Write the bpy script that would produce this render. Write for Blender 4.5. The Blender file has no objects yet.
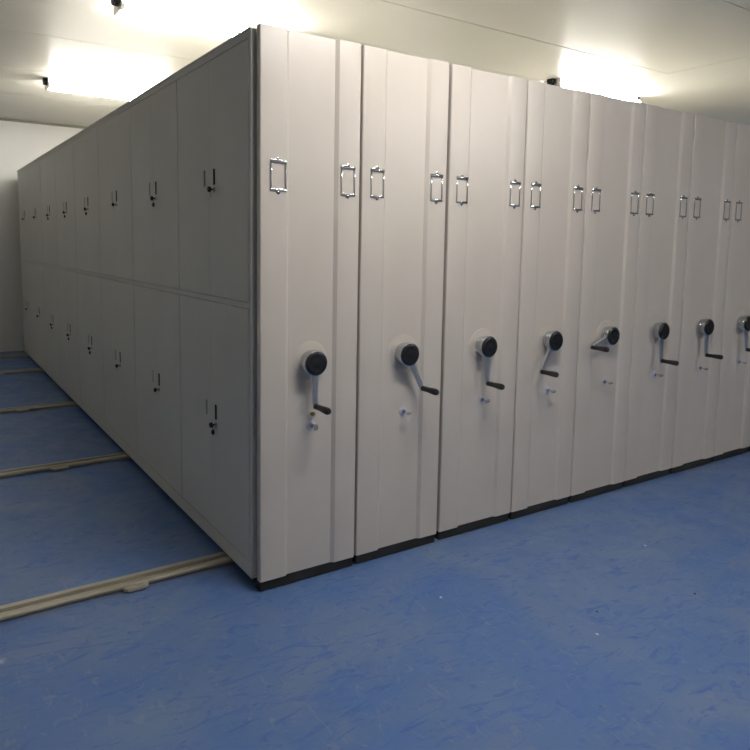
import bpy, bmesh, math, random
from mathutils import Vector, Matrix
random.seed(7)
C = bpy.context.scene.collection
PI = math.pi

# ------------------------------------------------------------------ materials
def mat(name, col, rough=.5, metal=0, spec=.5, emis=None, es=0, coat=0):
    m = bpy.data.materials.new(name); m.use_nodes = True
    b = m.node_tree.nodes['Principled BSDF']
    b.inputs['Base Color'].default_value = (*col, 1)
    b.inputs['Roughness'].default_value = rough
    b.inputs['Metallic'].default_value = metal
    b.inputs['Specular IOR Level'].default_value = spec
    b.inputs['Coat Weight'].default_value = coat
    if emis:
        b.inputs['Emission Color'].default_value = (*emis, 1)
        b.inputs['Emission Strength'].default_value = es
    return m

def noisy(m, c1, c2, scale, detail=4, dist=0, lo=.35, hi=.65, bump=0, bscale=None, stretch=(1, 1, 1)):
    nt = m.node_tree; N = nt.nodes; L = nt.links; b = N['Principled BSDF']
    tc = N.new('ShaderNodeTexCoord'); mp = N.new('ShaderNodeMapping'); mp.inputs['Scale'].default_value = stretch
    n = N.new('ShaderNodeTexNoise'); n.inputs['Scale'].default_value = scale
    n.inputs['Detail'].default_value = detail; n.inputs['Distortion'].default_value = dist
    r = N.new('ShaderNodeValToRGB')
    r.color_ramp.elements[0].position = lo; r.color_ramp.elements[0].color = (*c1, 1)
    r.color_ramp.elements[1].position = hi; r.color_ramp.elements[1].color = (*c2, 1)
    L.new(tc.outputs['Object'], mp.inputs['Vector']); L.new(mp.outputs['Vector'], n.inputs['Vector'])
    L.new(n.outputs['Fac'], r.inputs['Fac']); L.new(r.outputs['Color'], b.inputs['Base Color'])
    if bump:
        n2 = N.new('ShaderNodeTexNoise'); n2.inputs['Scale'].default_value = bscale or scale * 8
        bp = N.new('ShaderNodeBump'); bp.inputs['Strength'].default_value = bump; bp.inputs['Distance'].default_value = .002
        L.new(tc.outputs['Object'], n2.inputs['Vector']); L.new(n2.outputs['Fac'], bp.inputs['Height'])
        L.new(bp.outputs['Normal'], b.inputs['Normal'])
    return m

M = {}
M['paint'] = noisy(mat('grey_paint', (.6, .57, .53), .30, spec=.5), (.585, .53, .475), (.61, .555, .50), 3, bump=.12, bscale=420)
M['door'] = noisy(mat('grey_door_paint', (.55, .55, .51), .45, spec=.4), (.59, .575, .52), (.62, .605, .545), 2, bump=.1, bscale=420)
M['top'] = noisy(mat('carcass_paint', (.55, .55, .51), .5), (.59, .575, .52), (.62, .605, .545), 2)
M['black'] = noisy(mat('black_rubber', (.012, .012, .012), .42), (.009, .009, .009), (.017, .016, .015), 40)
M['gloss_black'] = noisy(mat('black_plastic', (.01, .01, .011), .22), (.008, .008, .009), (.013, .013, .014), 30)
M['chrome'] = noisy(mat('chrome', (.62, .64, .66), .10, 1), (.52, .54, .56), (.60, .62, .64), 15)
M['arm'] = noisy(mat('arm_chrome', (.6, .6, .6), .30, 1), (.54, .54, .54), (.62, .62, .61), 15)
M['steel'] = noisy(mat('satin_steel', (.5, .49, .47), .3, 1), (.46, .45, .43), (.56, .55, .53), 25)
M['lilac'] = noisy(mat('lilac_plastic', (.55, .52, .8), .3), (.52, .50, .66), (.62, .60, .76), 60)
M['brass'] = noisy(mat('brass', (.42, .30, .12), .3, 1), (.36, .26, .10), (.46, .33, .15), 60)
M['card'] = noisy(mat('card', (.6, .57, .53), .6), (.60, .57, .53), (.64, .61, .57), 60)
M['slot_shade_grey'] = noisy(mat('slot_shade_grey', (.2, .2, .17), .5), (.17, .17, .15), (.21, .21, .18), 40)  # lighter recess shading of the far pull, put into the colour
M['chassis'] = noisy(mat('chassis_black', (.02, .02, .02), .7), (.010, .010, .010), (.018, .018, .017), 8)
M['rail'] = noisy(mat('rail_aluminium', (.42, .39, .32), .5, .1), (.30, .27, .20), (.48, .44, .35), 5, lo=.3, hi=.6, stretch=(.5, 3, 3))
M['rail_groove'] = noisy(mat('rail_dirt', (.14, .11, .07), .8), (.06, .05, .035), (.13, .10, .07), 12)
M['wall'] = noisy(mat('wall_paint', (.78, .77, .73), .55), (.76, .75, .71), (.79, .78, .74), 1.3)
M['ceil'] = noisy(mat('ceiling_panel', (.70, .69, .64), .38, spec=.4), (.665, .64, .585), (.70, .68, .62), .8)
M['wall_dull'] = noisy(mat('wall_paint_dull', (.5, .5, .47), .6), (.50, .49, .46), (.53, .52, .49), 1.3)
M['trim'] = noisy(mat('trim_olive', (.30, .30, .22), .6), (.27, .27, .2), (.33, .33, .25), 3)
M['white'] = noisy(mat('white_enamel', (.8, .8, .78), .4), (.78, .78, .76), (.82, .82, .8), 5)
M['tube'] = mat('lit_tube', (.9, .9, .9), .3, emis=(1, .972, .915), es=134)
M['crumb'] = noisy(mat('plaster', (.7, .68, .62), .9), (.55, .5, .42), (.78, .75, .7), 80)
M['crumb_dark'] = noisy(mat('dark_grit', (.06, .05, .05), .9), (.04, .04, .04), (.09, .08, .07), 80)

def floor_material():
    m = mat('blue_floor', (.06, .12, .3), .42, spec=.35)
    nt = m.node_tree; N = nt.nodes; L = nt.links; b = N['Principled BSDF']
    tc = N.new('ShaderNodeTexCoord')
    def noise(scale, detail, dist, stretch=(1, 1, 1), rotz=0, rough=.55):
        mp = N.new('ShaderNodeMapping'); mp.inputs['Scale'].default_value = stretch; mp.inputs['Rotation'].default_value[2] = rotz
        n = N.new('ShaderNodeTexNoise'); n.inputs['Scale'].default_value = scale; n.inputs['Detail'].default_value = detail
        n.inputs['Distortion'].default_value = dist; n.inputs['Roughness'].default_value = rough
        L.new(tc.outputs['Object'], mp.inputs['Vector']); L.new(mp.outputs['Vector'], n.inputs['Vector'])
        return n.outputs['Fac']
    def ramp(src, lo, hi, a=0., c=1.):
        r = N.new('ShaderNodeMapRange'); r.inputs['From Min'].default_value = lo; r.inputs['From Max'].default_value = hi
        r.inputs['To Min'].default_value = a; r.inputs['To Max'].default_value = c; r.clamp = True
        L.new(src, r.inputs['Value']); return r.outputs['Result']
    def mix(fac, a, c):
        x = N.new('ShaderNodeMix'); x.data_type = 'RGBA'
        L.new(fac, x.inputs['Factor'])
        for v, s in ((a, x.inputs[6]), (c, x.inputs[7])):
            if isinstance(v, tuple): s.default_value = (*v, 1)
            else: L.new(v, s)
        return x.outputs[2]
    base = mix(ramp(noise(1.6, 5, 1.2), .35, .68), (.082, .168, .40), (.148, .218, .38))
    # swept marbling of the sheet: streaks of purer blue and of grey
    c = mix(ramp(noise(5.5, 6, 2.2, (1, 2.4, 1), .5, .6), .53, .70), base, (.06, .135, .40))
    c = mix(ramp(noise(7, 6, 2.5, (2.2, 1, 1), .9, .6), .58, .74, 0, .7), c, (.21, .25, .35))
    c = mix(ramp(noise(2.4, 3, 3.5, (1, 3.6, 1), -.35, .5), .66, .70, 0, .55), c, (.045, .11, .36))
    c = mix(ramp(noise(14, 5, 1.0, (1, 1, 1), .2, .6), .62, .72, 0, .35), c, (.28, .29, .33))
    # dust and dirt lying along the front rail
    sep = N.new('ShaderNodeSeparateXYZ'); L.new(tc.outputs['Object'], sep.inputs[0])
    def math_(op, a, v, clamp=False):
        q = N.new('ShaderNodeMath'); q.operation = op; q.use_clamp = clamp
        for i, s in enumerate((a, v)):
            if isinstance(s, (int, float)): q.inputs[i].default_value = s
            else: L.new(s, q.inputs[i])
        return q.outputs[0]
    dy = math_('ABSOLUTE', math_('SUBTRACT', sep.outputs['Y'], .34), 0)
    band = math_('SUBTRACT', 1, math_('DIVIDE', dy, .10), True)
    left = ramp(sep.outputs['X'], .3, -.05)
    dirt = math_('MULTIPLY', math_('MULTIPLY', band, ramp(noise(9, 5, 1), .40, .60)), left)
    c = mix(dirt, c, (.24, .21, .19))
    # one pale chalk stain
    vd = N.new('ShaderNodeVectorMath'); vd.operation = 'DISTANCE'; L.new(tc.outputs['Object'], vd.inputs[0]); vd.inputs[1].default_value = STAIN
    st = math_('MULTIPLY', math_('SUBTRACT', 1, math_('DIVIDE', vd.outputs['Value'], .035), True), ramp(noise(60, 3, 0), .35, .6))
    c = mix(st, c, (.45, .48, .58))
    L.new(c, b.inputs['Base Color'])
    L.new(ramp(noise(6, 4, 1), .3, .7, .36, .55), b.inputs['Roughness'])
    bp = N.new('ShaderNodeBump'); bp.inputs['Strength'].default_value = .15; bp.inputs['Distance'].default_value = .003
    L.new(noise(30, 3, 0), bp.inputs['Height']); L.new(bp.outputs['Normal'], b.inputs['Normal'])
    return m

# ------------------------------------------------------------------ mesh helpers
def box(bm, x0, x1, y0, y1, z0, z1, bev=0):
    r = bmesh.ops.create_cube(bm, size=1)
    vs = r['verts']
    bmesh.ops.scale(bm, verts=vs, vec=(x1 - x0, y1 - y0, z1 - z0))
    bmesh.ops.translate(bm, verts=vs, vec=((x0 + x1) / 2, (y0 + y1) / 2, (z0 + z1) / 2))
    if bev:
        es = list({e for v in vs for e in v.link_edges})
        bmesh.ops.bevel(bm, geom=es, offset=bev, segments=2, affect='EDGES', profile=.5)

def cyl(bm, p0, p1, r0, r1=None, seg=24, caps=True):
    p0 = Vector(p0); p1 = Vector(p1); r1 = r0 if r1 is None else r1
    lathe(bm, p0, p1 - p0, [(0, r0), ((p1 - p0).length, r1)], seg)

def lathe(bm, o, axis, prof, seg=32):
    """prof: list of (distance along axis, radius); closed with end faces"""
    o = Vector(o); a = Vector(axis).normalized(); q = a.to_track_quat('Z', 'Y')
    rings = []
    for d, r in prof:
        if r < 1e-6: rings.append([bm.verts.new(o + a * d)])
        else: rings.append([bm.verts.new(o + a * d + q @ Vector((r * math.cos(2 * PI * k / seg), r * math.sin(2 * PI * k / seg), 0))) for k in range(seg)])
    for A, B in zip(rings, rings[1:]):
        for k in range(seg):
            k2 = (k + 1) % seg
            if len(A) == 1 and len(B) == 1: continue
            if len(A) == 1: bm.faces.new((A[0], B[k2], B[k]))
            elif len(B) == 1: bm.faces.new((A[k], A[k2], B[0]))
            else: bm.faces.new((A[k], A[k2], B[k2], B[k]))
    if len(rings[0]) > 1: bm.faces.new(rings[0][::-1])
    if len(rings[-1]) > 1: bm.faces.new(rings[-1])

def prism(bm, pts, f0, f1):
    """polygon of 2D points lofted between f0(p) and f1(p)"""
    a = [bm.verts.new(f0(p)) for p in pts]; b = [bm.verts.new(f1(p)) for p in pts]
    n = len(pts)
    for k in range(n): bm.faces.new((a[k], a[(k + 1) % n], b[(k + 1) % n], b[k]))
    bm.faces.new(a[::-1]); bm.faces.new(b)

def obj(name, bm, m, parent=None, smooth=False, loc=None):
    bmesh.ops.recalc_face_normals(bm, faces=bm.faces)
    me = bpy.data.meshes.new(name); bm.to_mesh(me); bm.free()
    if smooth:
        for p in me.polygons: p.use_smooth = True
        try: me.set_sharp_from_angle(angle=math.radians(35))
        except Exception: pass
    me.materials.append(m)
    o = bpy.data.objects.new(name, me); C.objects.link(o)
    if parent: o.parent = parent
    if loc: o.location = loc
    return o

def tag(o, label, cat, group=None):
    o['label'] = label; o['category'] = cat
    if group: o['group'] = group
    return o
def thing(name, label, cat, loc, group=None):
    o = bpy.data.objects.new(name, None); C.objects.link(o); o.location = loc; o.empty_display_size = .1
    return tag(o, label, cat, group)
def struct(name, bm, m, label=None):
    o = obj(name, bm, m); o['kind'] = 'structure'
    if label: o['label'] = label
    return o
def copy_tree(o, parent=None):
    c = o.copy(); C.objects.link(c); c.parent = parent
    for ch in list(o.children): copy_tree(ch, c)
    return c

# ------------------------------------------------------------------ measurements (metres)
STAIN = (-1.0, 0.05, 0)
X0, X1, Y0, Y1, H = -2.5, 9.4, -5.2, 7.62, 3.03
PITCH = .4985
BAY0, BAY, NB = .045, .9, 8
ZB, ZT = .05, 2.35
YF = -.03

# ------------------------------------------------------------------ room
STAIN = (-0.97, 0.02, 0)
bm = bmesh.new(); box(bm, X0, X1, Y0, Y1, -.1, 0); struct('floor', bm, floor_material())
# ceiling: sandwich panels with fine open joints
bm = bmesh.new()
ys = [Y0, -3.2, -1.4, -.11, 1.153, 2.012, 3.3, 4.575, 5.85, Y1]
xs = [X0, 4.42, X1]
g = .004
for i in range(len(xs) - 1):
    cuts = ys if i == 0 else [Y0, -2.6, Y1]
    for j in range(len(cuts) - 1):
        box(bm, xs[i] + (g if i else 0), xs[i + 1] - (g if i == 0 else 0), cuts[j] + g, cuts[j + 1] - g, H, H + .05)
box(bm, X0, X1, Y0, Y1, H + .05, H + .1)
struct('ceiling', bm, M['ceil'])
bm = bmesh.new(); box(bm, X0 - .1, X1 + .1, Y1, Y1 + .1, 0, H); struct('wall_back', bm, M['wall'])
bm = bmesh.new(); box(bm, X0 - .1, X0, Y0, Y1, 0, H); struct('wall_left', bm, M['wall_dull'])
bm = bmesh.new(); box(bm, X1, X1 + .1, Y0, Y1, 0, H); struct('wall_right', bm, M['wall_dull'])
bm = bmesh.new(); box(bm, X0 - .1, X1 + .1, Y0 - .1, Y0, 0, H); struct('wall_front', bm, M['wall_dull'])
bm = bmesh.new()
prism(bm, [(0, 0), (-.03, 0), (-.03, -.006), (-.006, -.03), (0, -.03)], lambda p: Vector((X0, Y1 + p[0], H + p[1])), lambda p: Vector((X1, Y1 + p[0], H + p[1])))
struct('trim_1', bm, M['trim'])

# ------------------------------------------------------------------ floor rails
RAILPROF = [(-.034, 0), (-.034, .014), (-.049, .014), (-.049, .022), (-.043, .027), (-.015, .027), (-.013, .013),
            (.013, .013), (.015, .027), (.043, .027), (.049, .022), (.049, .014), (.034, .014), (.034, 0)]
def make_rail():
    t = thing('floor_rail', 'x', 'rail', (0, 0, 0), 'guide rails across the floor')
    bm = bmesh.new()
    prism(bm, RAILPROF, lambda p: Vector((X0, p[0], p[1])), lambda p: Vector((6.7, p[0], p[1])))
    obj('track', bm, M['rail'], t)
    bm = bmesh.new(); box(bm, X0, 6.7, -.0125, .0125, .0131, .0150); obj('groove_liner', bm, M['rail_groove'], t)
    # joint bracket: a rounded tab reaching out from under the near lip, screwed down
    bm = bmesh.new()
    tab = [(.055, -.0492), (.052, -.066), (.038, -.080), (-.038, -.080), (-.052, -.066), (-.055, -.0492)]
    prism(bm, tab, lambda p: Vector((p[0], p[1], .008)), lambda p: Vector((p[0] * .97, p[1] if p[1] > -.05 else p[1] * .99, .020)))
    box(bm, -.03, .03, -.070, -.0492, 0, .0079)
    j = obj('joint_bracket', bm, M['rail'], t); j.location = (-.42, 0, 0)
    bm = bmesh.new(); lathe(bm, (0, -.062, .020), (0, 0, 1), [(0, .007), (.002, .006), (.003, 0)], 12)
    obj('screw', bm, M['steel'], j, True)
    return t
rail0 = make_rail()
RY = [(.342, 'pale guide rail nearest the viewer, crossing the blue floor at the aisle mouth'),
      (2.185, 'second pale floor rail from the front, meeting the shelving under its third bay'),
      (4.0, 'third floor rail from the front, thin line across the shaded blue floor'),
      (5.93, 'fourth floor rail from the front, dark thin line far down the aisle'),
      (7.12, 'farthest floor rail, lying just before the back wall')]
for i, (y, lab) in enumerate(RY):
    r = rail0 if i == 0 else copy_tree(rail0)
    r.location = (0, y, 0); r['label'] = lab

# ------------------------------------------------------------------ shelving unit pieces
W = .474
def arc(cx, cy, r, a0, a1, n=5):
    return [(cx + r * math.cos(math.radians(a0 + (a1 - a0) * k / n)), cy + r * math.sin(math.radians(a0 + (a1 - a0) * k / n))) for k in range(n + 1)]
def panel_bm(w):
    r = .007; d = .012
    p = [(0, .0)] + arc(r, YF + r, r, 180, 270)
    p += arc(.116, YF + .006, .006, -90, -40, 5) + [(.1325, YF + d)]
    xr = w - .125
    p += [(xr, YF + d)] + arc(xr + .017, YF + .003, .003, -135, -90, 3)[0:]
    p += arc(w - r, YF + r, r, 270, 360) + [(w, .0)]
    bm = bmesh.new()
    prism(bm, p, lambda q: Vector((q[0], q[1], ZB)), lambda q: Vector((q[0], q[1], ZT)))
    return bm

def label_holder_bm():
    bm = bmesh.new(); w, h, t = .073, .127, .0075
    y0, y1 = 0, -.004
    box(bm, -w / 2, -w / 2 + t, y1, y0, -h / 2, h / 2, .001)
    box(bm, w / 2 - t, w / 2, y1, y0, -h / 2, h / 2, .001)
    box(bm, -w / 2, w / 2, y1 - .002, y0, h / 2 - .013, h / 2, .0015)
    box(bm, -w / 2, w / 2, y1 - .001, y0, -h / 2, -h / 2 + .010, .0015)
    for s in (1, -1):
        lathe(bm, (0, 0, s * (h / 2 + .004)), (0, -1, 0), [(0, .008), (.003, .008), (.005, .005), (.006, 0)], 14)
    return bm

def add_front(t, w, ang, key, hx=None):
    """end panel hardware, in the unit's own coordinates (x from the panel's left edge)"""
    ob = obj('end_panel', panel_bm(w), M['paint'], t, True)
    for x in (.080, w - .063):
        h = obj('label_holder', label_holder_bm(), M['chrome'], t, True); h.location = (x, YF, 1.768)
        h['label'] = 'bright metal label frame'
    cx = hx if hx is not None else .2345
    yp = YF + .012
    # pressed round boss in panel paint
    bm = bmesh.new(); lathe(bm, (cx, yp, .991), (0, -1, 0), [(0, .086), (.001, .083), (.002, .076), (.0024, .066), (.0024, 0)], 48)
    obj('boss', bm, M['paint'], t, True)
    cr = bpy.data.objects.new('hand_crank', None); C.objects.link(cr); cr.parent = t; cr.location = (cx, yp - .014, .988)
    cr['label'] = 'chrome hand crank with black grip'
    bm = bmesh.new()
    lathe(bm, (0, 0, 0), (0, -1, 0), [(-.010, .050), (.006, .051), (.010, .049), (.014, .050), (.018, .056), (.036, .0575), (.042, .055), (.043, .050), (.043, 0)], 40)
    obj('hub', bm, M['chrome'], cr, True)
    bm = bmesh.new()
    lathe(bm, (0, -.0425, 0), (0, -1, 0), [(0, .0515), (.004, .051), (.007, .047), (.0075, .036), (.0065, .030), (.0085, .012), (.0085, 0)], 40)
    obj('hub_cap', bm, M['gloss_black'], cr, True)
    a = math.radians(ang); R = Matrix.Rotation(-a, 4, 'Y')
    bm = bmesh.new(); L = .197
    # tapered flat arm, thicker at the hub
    def sec(z, hw, y0, y1): return [Vector((s * hw, y, z)) for s, y in ((-1, y0), (-.75, y1), (.75, y1), (1, y0))]
    secs = [sec(-.030, .026, -.022, -.037), sec(-.060, .019, -.022, -.036), sec(-.120, .014, -.025, -.036), sec(-L + .004, .012, -.028, -.038), sec(-L - .006, .008, -.029, -.037)]
    rows = [[bm.verts.new(v) for v in s] for s in secs]
    for A, B in zip(rows, rows[1:]):
        for k in range(4): bm.faces.new((A[k], A[(k + 1) % 4], B[(k + 1) % 4], B[k]))
    bm.faces.new(rows[0]); bm.faces.new(rows[-1][::-1])
    o = obj('arm', bm, M['arm'], cr, True); o.matrix_local = R
    bv = o.modifiers.new('soft edge', 'BEVEL'); bv.width = .002; bv.segments = 2; bv.limit_method = 'ANGLE'
    bm = bmesh.new()
    lathe(bm, (0, -.030, -L + .008), (0, -1, 0), [(0, .007), (.006, .011), (.008, .0125), (.05, .0125), (.085, .0150), (.108, .0158), (.116, .013), (.119, .007), (.119, 0)], 24)
    o = obj('grip', bm, M['black'], cr, True); o.matrix_local = R
    # lock
    bm = bmesh.new(); lathe(bm, (0, 0, 0), (0, -1, 0), [(0, .021), (.003, .0205), (.004, .017), (.004, .012), (.004, 0)], 28)
    lk = obj('lock', bm, M['lilac'], t, True); lk.location = (cx + .006, yp, .706)
    bm = bmesh.new(); lathe(bm, (0, -.004, 0), (0, -1, 0), [(0, .011), (.008, .0105), (.009, .006), (.009, 0)], 24)
    obj('lock_barrel', bm, M['chrome'], lk, True)
    if key:
        bm = bmesh.new()
        box(bm, -.0018, .0018, -.036, -.012, -.0045, .0045)
        lathe(bm, (-.0018, -.049, -.001), (1, 0, 0), [(0, .015), (.0036, .015)], 20)
        k = obj('key', bm, M['chrome'], lk, True); k.rotation_euler = (0, math.radians(key), 0)
    return ob

def chassis(t, w, x0):
    bm = bmesh.new()
    box(bm, x0, w - .01, .03, 7.22, .0275, ZB)
    box(bm, .006, w - .006, -.020, .03, .004, ZB)                       # front skirt
    obj('chassis', bm, M['chassis'], t)

ULAB = ['grey shelving unit at the corner, its side full of paired doors facing the aisle',
        'second shelving end panel from the left, crank swung down to the right',
        'third shelving end panel from the left, crank hanging straight down beside the second unit',
        'fourth shelving end panel from the left, crank tilted down to the left',
        'fifth shelving end panel from the left, crank swung far left almost level',
        'sixth shelving end panel from the left, just right of the one with the near-level crank',
        'seventh shelving end panel from the left, last one seen in full width',
        'rightmost shelving end panel, cut off by the right edge of the photo']
GRP = 'mobile shelving units in a row'
XL = [.016, .5025, 1.0040, 1.5130, 1.9960, 2.4990, 2.9970, 3.4970]
XR = [.4905, .9830, 1.5050, 1.9880, 2.4910, 2.9895, 3.4890, 3.9800]
ANG = [1, 26.5, 1, -31, -73, 1, 0, 5]
KEY = [20, 80, 60, 70, 75, 70, 75, 80]
HX = [.002, .012, .008, .004, .0, -.002, -.002, -.002]
YOFF = [0, .002, .008, .006, .004, .006, .004, .006]
for k in range(5):                       # the row runs on past the right edge of the frame
    XL.append(round(3.9940 + .4985 * k, 4)); XR.append(round(XL[-1] + .485, 4)); ANG.append([-4, 12, 0, 40, 2][k]); KEY.append(75)
    YOFF.append(.006); HX.append(-.002); ULAB.append('grey shelving unit of the same row standing beyond the right edge of the photo')
for i in range(13):
    w = XR[i] - XL[i]
    t = thing('shelving_unit', ULAB[i], 'mobile shelving', (XL[i], YOFF[i], 0), GRP)
    add_front(t, w, ANG[i], KEY[i], w / 2 + HX[i])
    # dark spacer between the end panel and the carcass
    x_in = .018
    bm = bmesh.new(); box(bm, .012, w - .012, .0005, .022, ZB + .01, ZT - .02); obj('spacer', bm, M['chassis'], t)
    yE = BAY0 + BAY * NB + .02
    if i == 0:
        d = .012; xs_ = -.016
        bm = bmesh.new()
        box(bm, xs_ + d, w - .004, .022, yE, ZB, ZT - .012)
        box(bm, xs_, xs_ + d, .022, BAY0 - .002, ZB, ZT - .012)                # front stile
        box(bm, xs_, xs_ + d, BAY0 - .002, yE, 1.2205, 1.2435)                 # middle rail
        box(bm, xs_, xs_ + d, BAY0 - .002, yE, 2.309, ZT - .012)               # top rail
        box(bm, xs_, xs_ + d, BAY0 - .002, yE, ZB, .118)                       # bottom rail
        box(bm, xs_, xs_ + d, yE - .02, yE, .118, 2.309)
        box(bm, xs_ - .004, w - .002, .020, yE, ZT - .012, ZT - .004)          # top sheet
        obj('carcass', bm, M['top'], t)
        unit1 = t
    else:
        bm = bmesh.new(); box(bm, .004, w - .004, .022, yE, ZB, ZT - .008, .003)
        obj('carcass', bm, M['top'], t)
    chassis(t, w, .012 if i else .0)
    if i == 0:
        bm = bmesh.new(); lathe(bm, (w / 2 + .012, YF + .012, .757), (0, -1, 0), [(0, .006), (.010, .006), (.012, .010), (.02, .009), (.021, 0)], 10)
        b = obj('key_holder', bm, M['brass'], t, True); b['label'] = 'small brass knob above the lock'

# doors in the aisle side of the corner unit
def door_bm(y0, y1, z0, z1, hy, hz):
    """leaf with a real rectangular pocket at (hy, hz); front at x=0, thickness 11 mm (towards +x)"""
    bm = bmesh.new(); hw, hh, dp = .0105, .037, .008
    ysx = [y0, hy - hw, hy + hw, y1]; zs = [z0, hz - hh, hz + hh, z1]
    V = [[bm.verts.new((0, y, z)) for z in zs] for y in ysx]
    for a in range(3):
        for b in range(3):
            if a == 1 and b == 1: continue
            bm.faces.new((V[a][b], V[a + 1][b], V[a + 1][b + 1], V[a][b + 1]))
    P = [bm.verts.new((dp, y, z)) for y, z in ((ysx[1], zs[1]), (ysx[2], zs[1]), (ysx[2], zs[2]), (ysx[1], zs[2]))]
    F = [V[1][1], V[2][1], V[2][2], V[1][2]]
    for k in range(4): bm.faces.new((F[k], F[(k + 1) % 4], P[(k + 1) % 4], P[k]))
    bm.faces.new(P)
    ring = [V[0][0], V[1][0], V[2][0], V[3][0], V[3][1], V[3][2], V[3][3], V[2][3], V[1][3], V[0][3], V[0][2], V[0][1]]
    B = [bm.verts.new((.011, v.co.y, v.co.z)) for v in ring]
    n = len(ring)
    for k in range(n): bm.faces.new((ring[k], ring[(k + 1) % n], B[(k + 1) % n], B[k]))
    bm.faces.new(B)
    return bm

two_up = {1, 3, 4, 5}; two_lo = {0, 3, 4, 5}
for row, (z0, z1, hz) in enumerate(((.121, 1.2175, .697), (1.2465, 2.306, 1.790))):
    for k in range(NB):
        yb = BAY0 + BAY * k; yc = yb + BAY / 2
        for side in (0, 1):
            a, b = (yb + .003, yc - .0006) if side == 0 else (yc + .0006, yb + BAY - .003)
            hy = yc - .063 if side == 0 else yc + .063
            dr = obj('door', door_bm(a, b, z0, z1, hy, hz), M['door'], unit1)
            dr.location = (-.016, 0, 0)
            # pull: slot insert; recess shading put into its colour, black near leaf, grey far
            bm = bmesh.new()
            box(bm, .004, .0078, hy - .0095, hy + .0095, hz - .036, hz + .036)
            box(bm, -.0015, .0055, hy + (.006 if side == 0 else -.0095), hy + (.0095 if side == 0 else -.006), hz - .036, hz + .036)
            h = obj('handle', bm, M['gloss_black'] if side == 0 else M['slot_shade_grey'], dr)
            h['label'] = 'slot pull, its shade coloured black' if side == 0 else 'slot pull, its lighter shade coloured grey'
            if side == 0:
                bm = bmesh.new(); lathe(bm, (0, hy, hz - .058), (-1, 0, 0), [(0, .011), (.006, .0105), (.008, .007), (.008, 0)], 20)
                obj('door_lock', bm, M['steel'], dr, True)
                bm = bmesh.new()
                lathe(bm, (-.008, hy, hz - .058), (-1, 0, 0), [(0, .004), (.010, .004), (.011, .012), (.020, .013), (.023, .010), (.024, 0)], 16)
                obj('key', bm, M['gloss_black'], dr, True)
                if k in (two_lo if row == 0 else two_up):
                    bm = bmesh.new()
                    lathe(bm, (-.012, hy - .003, hz - .093), (-1, 0, 0), [(0, .010), (.003, .0125), (.008, .0125), (.011, .008), (.011, 0)], 16)
                    box(bm, -.018, -.016, hy - .005, hy - .001, hz - .083, hz - .066)
                    obj('spare_key', bm, M['gloss_black'], dr, True)
                else:
                    bm = bmesh.new(); box(bm, -.020, -.018, hy - .003, hy + .002, hz - .096, hz - .068); obj('key_tag', bm, M['steel'], dr)

# ------------------------------------------------------------------ ceiling lights
def make_light():
    t = thing('ceiling_light', 'x', 'light', (0, 0, 0), 'twin tube ceiling lights')
    bm = bmesh.new()
    prism(bm, [(-.032, 0), (-.034, -.020), (-.030, -.044), (0, -.056), (.030, -.044), (.034, -.020), (.032, 0)],
          lambda p: Vector((0, p[0], p[1])), lambda p: Vector((1.22, p[0], p[1])))
    obj('housing', bm, M['white'], t)
    for s in (-1, 1):
        bm = bmesh.new(); lathe(bm, (.03, s * .075, -.074), (1, 0, 0), [(0, .0145), (1.16, .0145)], 16)
        o = obj('tube', bm, M['tube'], t, True); o['label'] = 'lit fluorescent tube'
    for x, sg in ((0, -1), (1.22, 1)):
        bm = bmesh.new()
        prism(bm, [(-.034, 0), (-.036, -.020), (-.026, -.048), (0, -.060), (.026, -.048), (.036, -.020), (.034, 0)],
              lambda p: Vector((x - (.03 if sg < 0 else 0), p[0], p[1])), lambda p: Vector((x + (.0 if sg < 0 else .03), p[0], p[1])))
        e = obj('end_cap', bm, M['chassis'], t); e['label'] = 'dark end cap'
        if sg < 0:
            bm = bmesh.new()
            prism(bm, [(-.10, -.0005), (-.10, -.080), (-.085, -.095), (.085, -.095), (.10, -.080), (.10, -.0005)],
                  lambda p: Vector((.0005, p[0], p[1])), lambda p: Vector((.0045, p[0], p[1])))
            obj('end_plate', bm, M['steel'], t)
        for q in (-1, 1):
            bm = bmesh.new(); xa = .006 if sg < 0 else 1.190
            lathe(bm, (xa, q * .075, -.074), (1, 0, 0), [(0, .018), (.003, .0195), (.021, .0195), (.024, .016)], 16)
            box(bm, xa + .010, xa + .014, min(q * .030, q * .072), max(q * .030, q * .072), -.080, -.036)
            obj('lamp_holder', bm, M['white'], t)
    return t
light0 = make_light()
LT = [((7.60, 1.92), 'added twin tube ceiling light farthest right to brighten the ceiling, beyond the right edge of the photo'),  # unseen fixture, added to brighten the ceiling on the right
      ((3.68, 4.86), 'added twin tube ceiling light deep in the room, hidden behind the right-hand shelving'),  # added out of view to lift the back ceiling and wall
      ((.0, 2.10), 'lit twin tube ceiling light cut by the top edge, above the corner unit'),
      ((.0, 4.86), 'lit twin tube ceiling light farther back, over the aisle side of the shelving'),
      ((3.79, 1.91), 'lit twin tube ceiling light half hidden behind the right-hand shelving tops'),
      ((.12, -1.28), 'lit twin tube ceiling light above the walkway, just in front of the corner unit'),
      ((3.72, -3.9), 'lit twin tube ceiling light farthest to the right in front of the shelving')]
for i, ((x, y), lab) in enumerate(LT):
    t = light0 if i == 0 else copy_tree(light0)
    t.location = (x, y, H); t['label'] = lab

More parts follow.
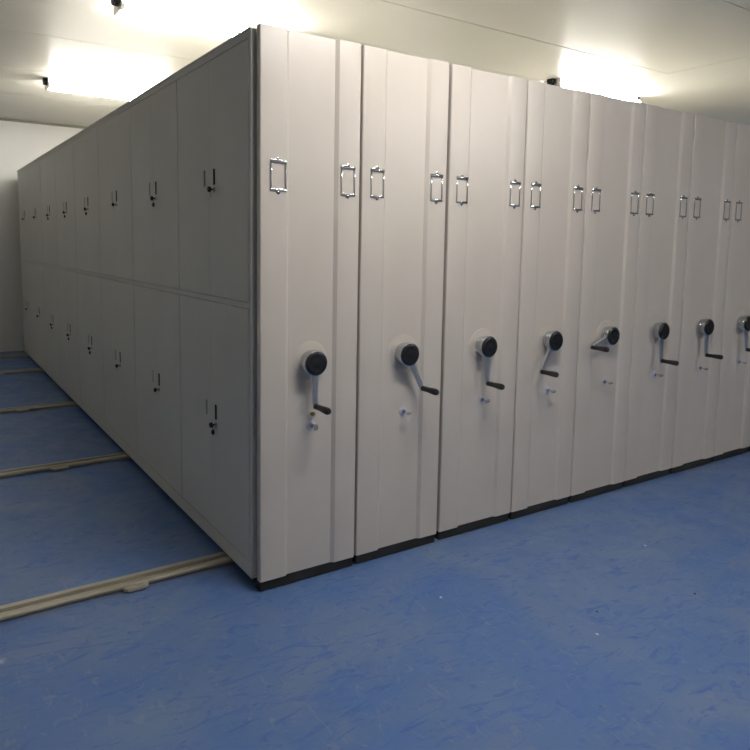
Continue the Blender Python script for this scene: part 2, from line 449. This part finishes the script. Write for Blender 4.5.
# ------------------------------------------------------------------ crumbs on the floor
def crumb(x, y, r, m, lab):
    bm = bmesh.new(); bmesh.ops.create_icosphere(bm, subdivisions=2, radius=r)
    for v in bm.verts: v.co *= random.uniform(.75, 1.15); v.co.z *= .45
    zmin = min(v.co.z for v in bm.verts)
    for v in bm.verts: v.co.z -= zmin
    o = obj('floor_crumb', bm, m, None, True, (x, y, 0)); tag(o, lab, 'debris', 'crumbs on the blue floor')
CRUMBS = [(.654, -.467, .007, M['crumb'], 'pale crumb on the blue floor below the second and third units, nearest the shelving'),
          (1.867, -.611, .006, M['crumb'], 'pale crumb farthest right along the floor in front of the shelving'),
          (.994, -1.009, .006, M['crumb'], 'pale crumb nearest the viewer at lower centre right of the floor'),
          (1.132, -.899, .006, M['crumb_dark'], 'dark speck of grit just behind the nearest pale crumb'),
          (1.624, -1.03, .006, M['crumb_dark'], 'dark speck of grit at the lower right of the floor')]
for c_ in CRUMBS: crumb(*c_)

# ------------------------------------------------------------------ world, camera
w = bpy.data.worlds.new('room_air'); bpy.context.scene.world = w; w.use_nodes = True
w.node_tree.nodes['Background'].inputs[0].default_value = (.02, .02, .02, 1)
w.node_tree.nodes['Background'].inputs[1].default_value = 0

yaw, pitch, roll = [math.radians(v) for v in (33.8681132, -6.2568594, 1.01153326)]
f = 689.8934536; cy = 320.609268
cam = bpy.data.cameras.new('camera'); co = bpy.data.objects.new('camera', cam); C.objects.link(co)
fwd = Vector((math.sin(yaw) * math.cos(pitch), math.cos(yaw) * math.cos(pitch), math.sin(pitch)))
r = Vector((math.cos(yaw), -math.sin(yaw), 0)); u = r.cross(fwd)
r2 = r * math.cos(roll) + u * math.sin(roll); u2 = -r * math.sin(roll) + u * math.cos(roll)
mw = Matrix((r2, u2, -fwd)).transposed().to_4x4(); mw.translation = Vector((-1.15817276, -2.62439668, 1.49415959))
co.matrix_world = mw
cam.sensor_width = 36; cam.lens = f / 750 * 36; cam.sensor_fit = 'HORIZONTAL'
cam.shift_y = -(375 - cy) / 750 
cam.clip_start = .05; cam.clip_end = 60
bpy.context.scene.camera = co

vs = bpy.context.scene.view_settings
vs.view_transform = 'Standard'; vs.look = 'None'; vs.gamma = 1; vs.use_curve_mapping = False
vs.exposure = 0.0
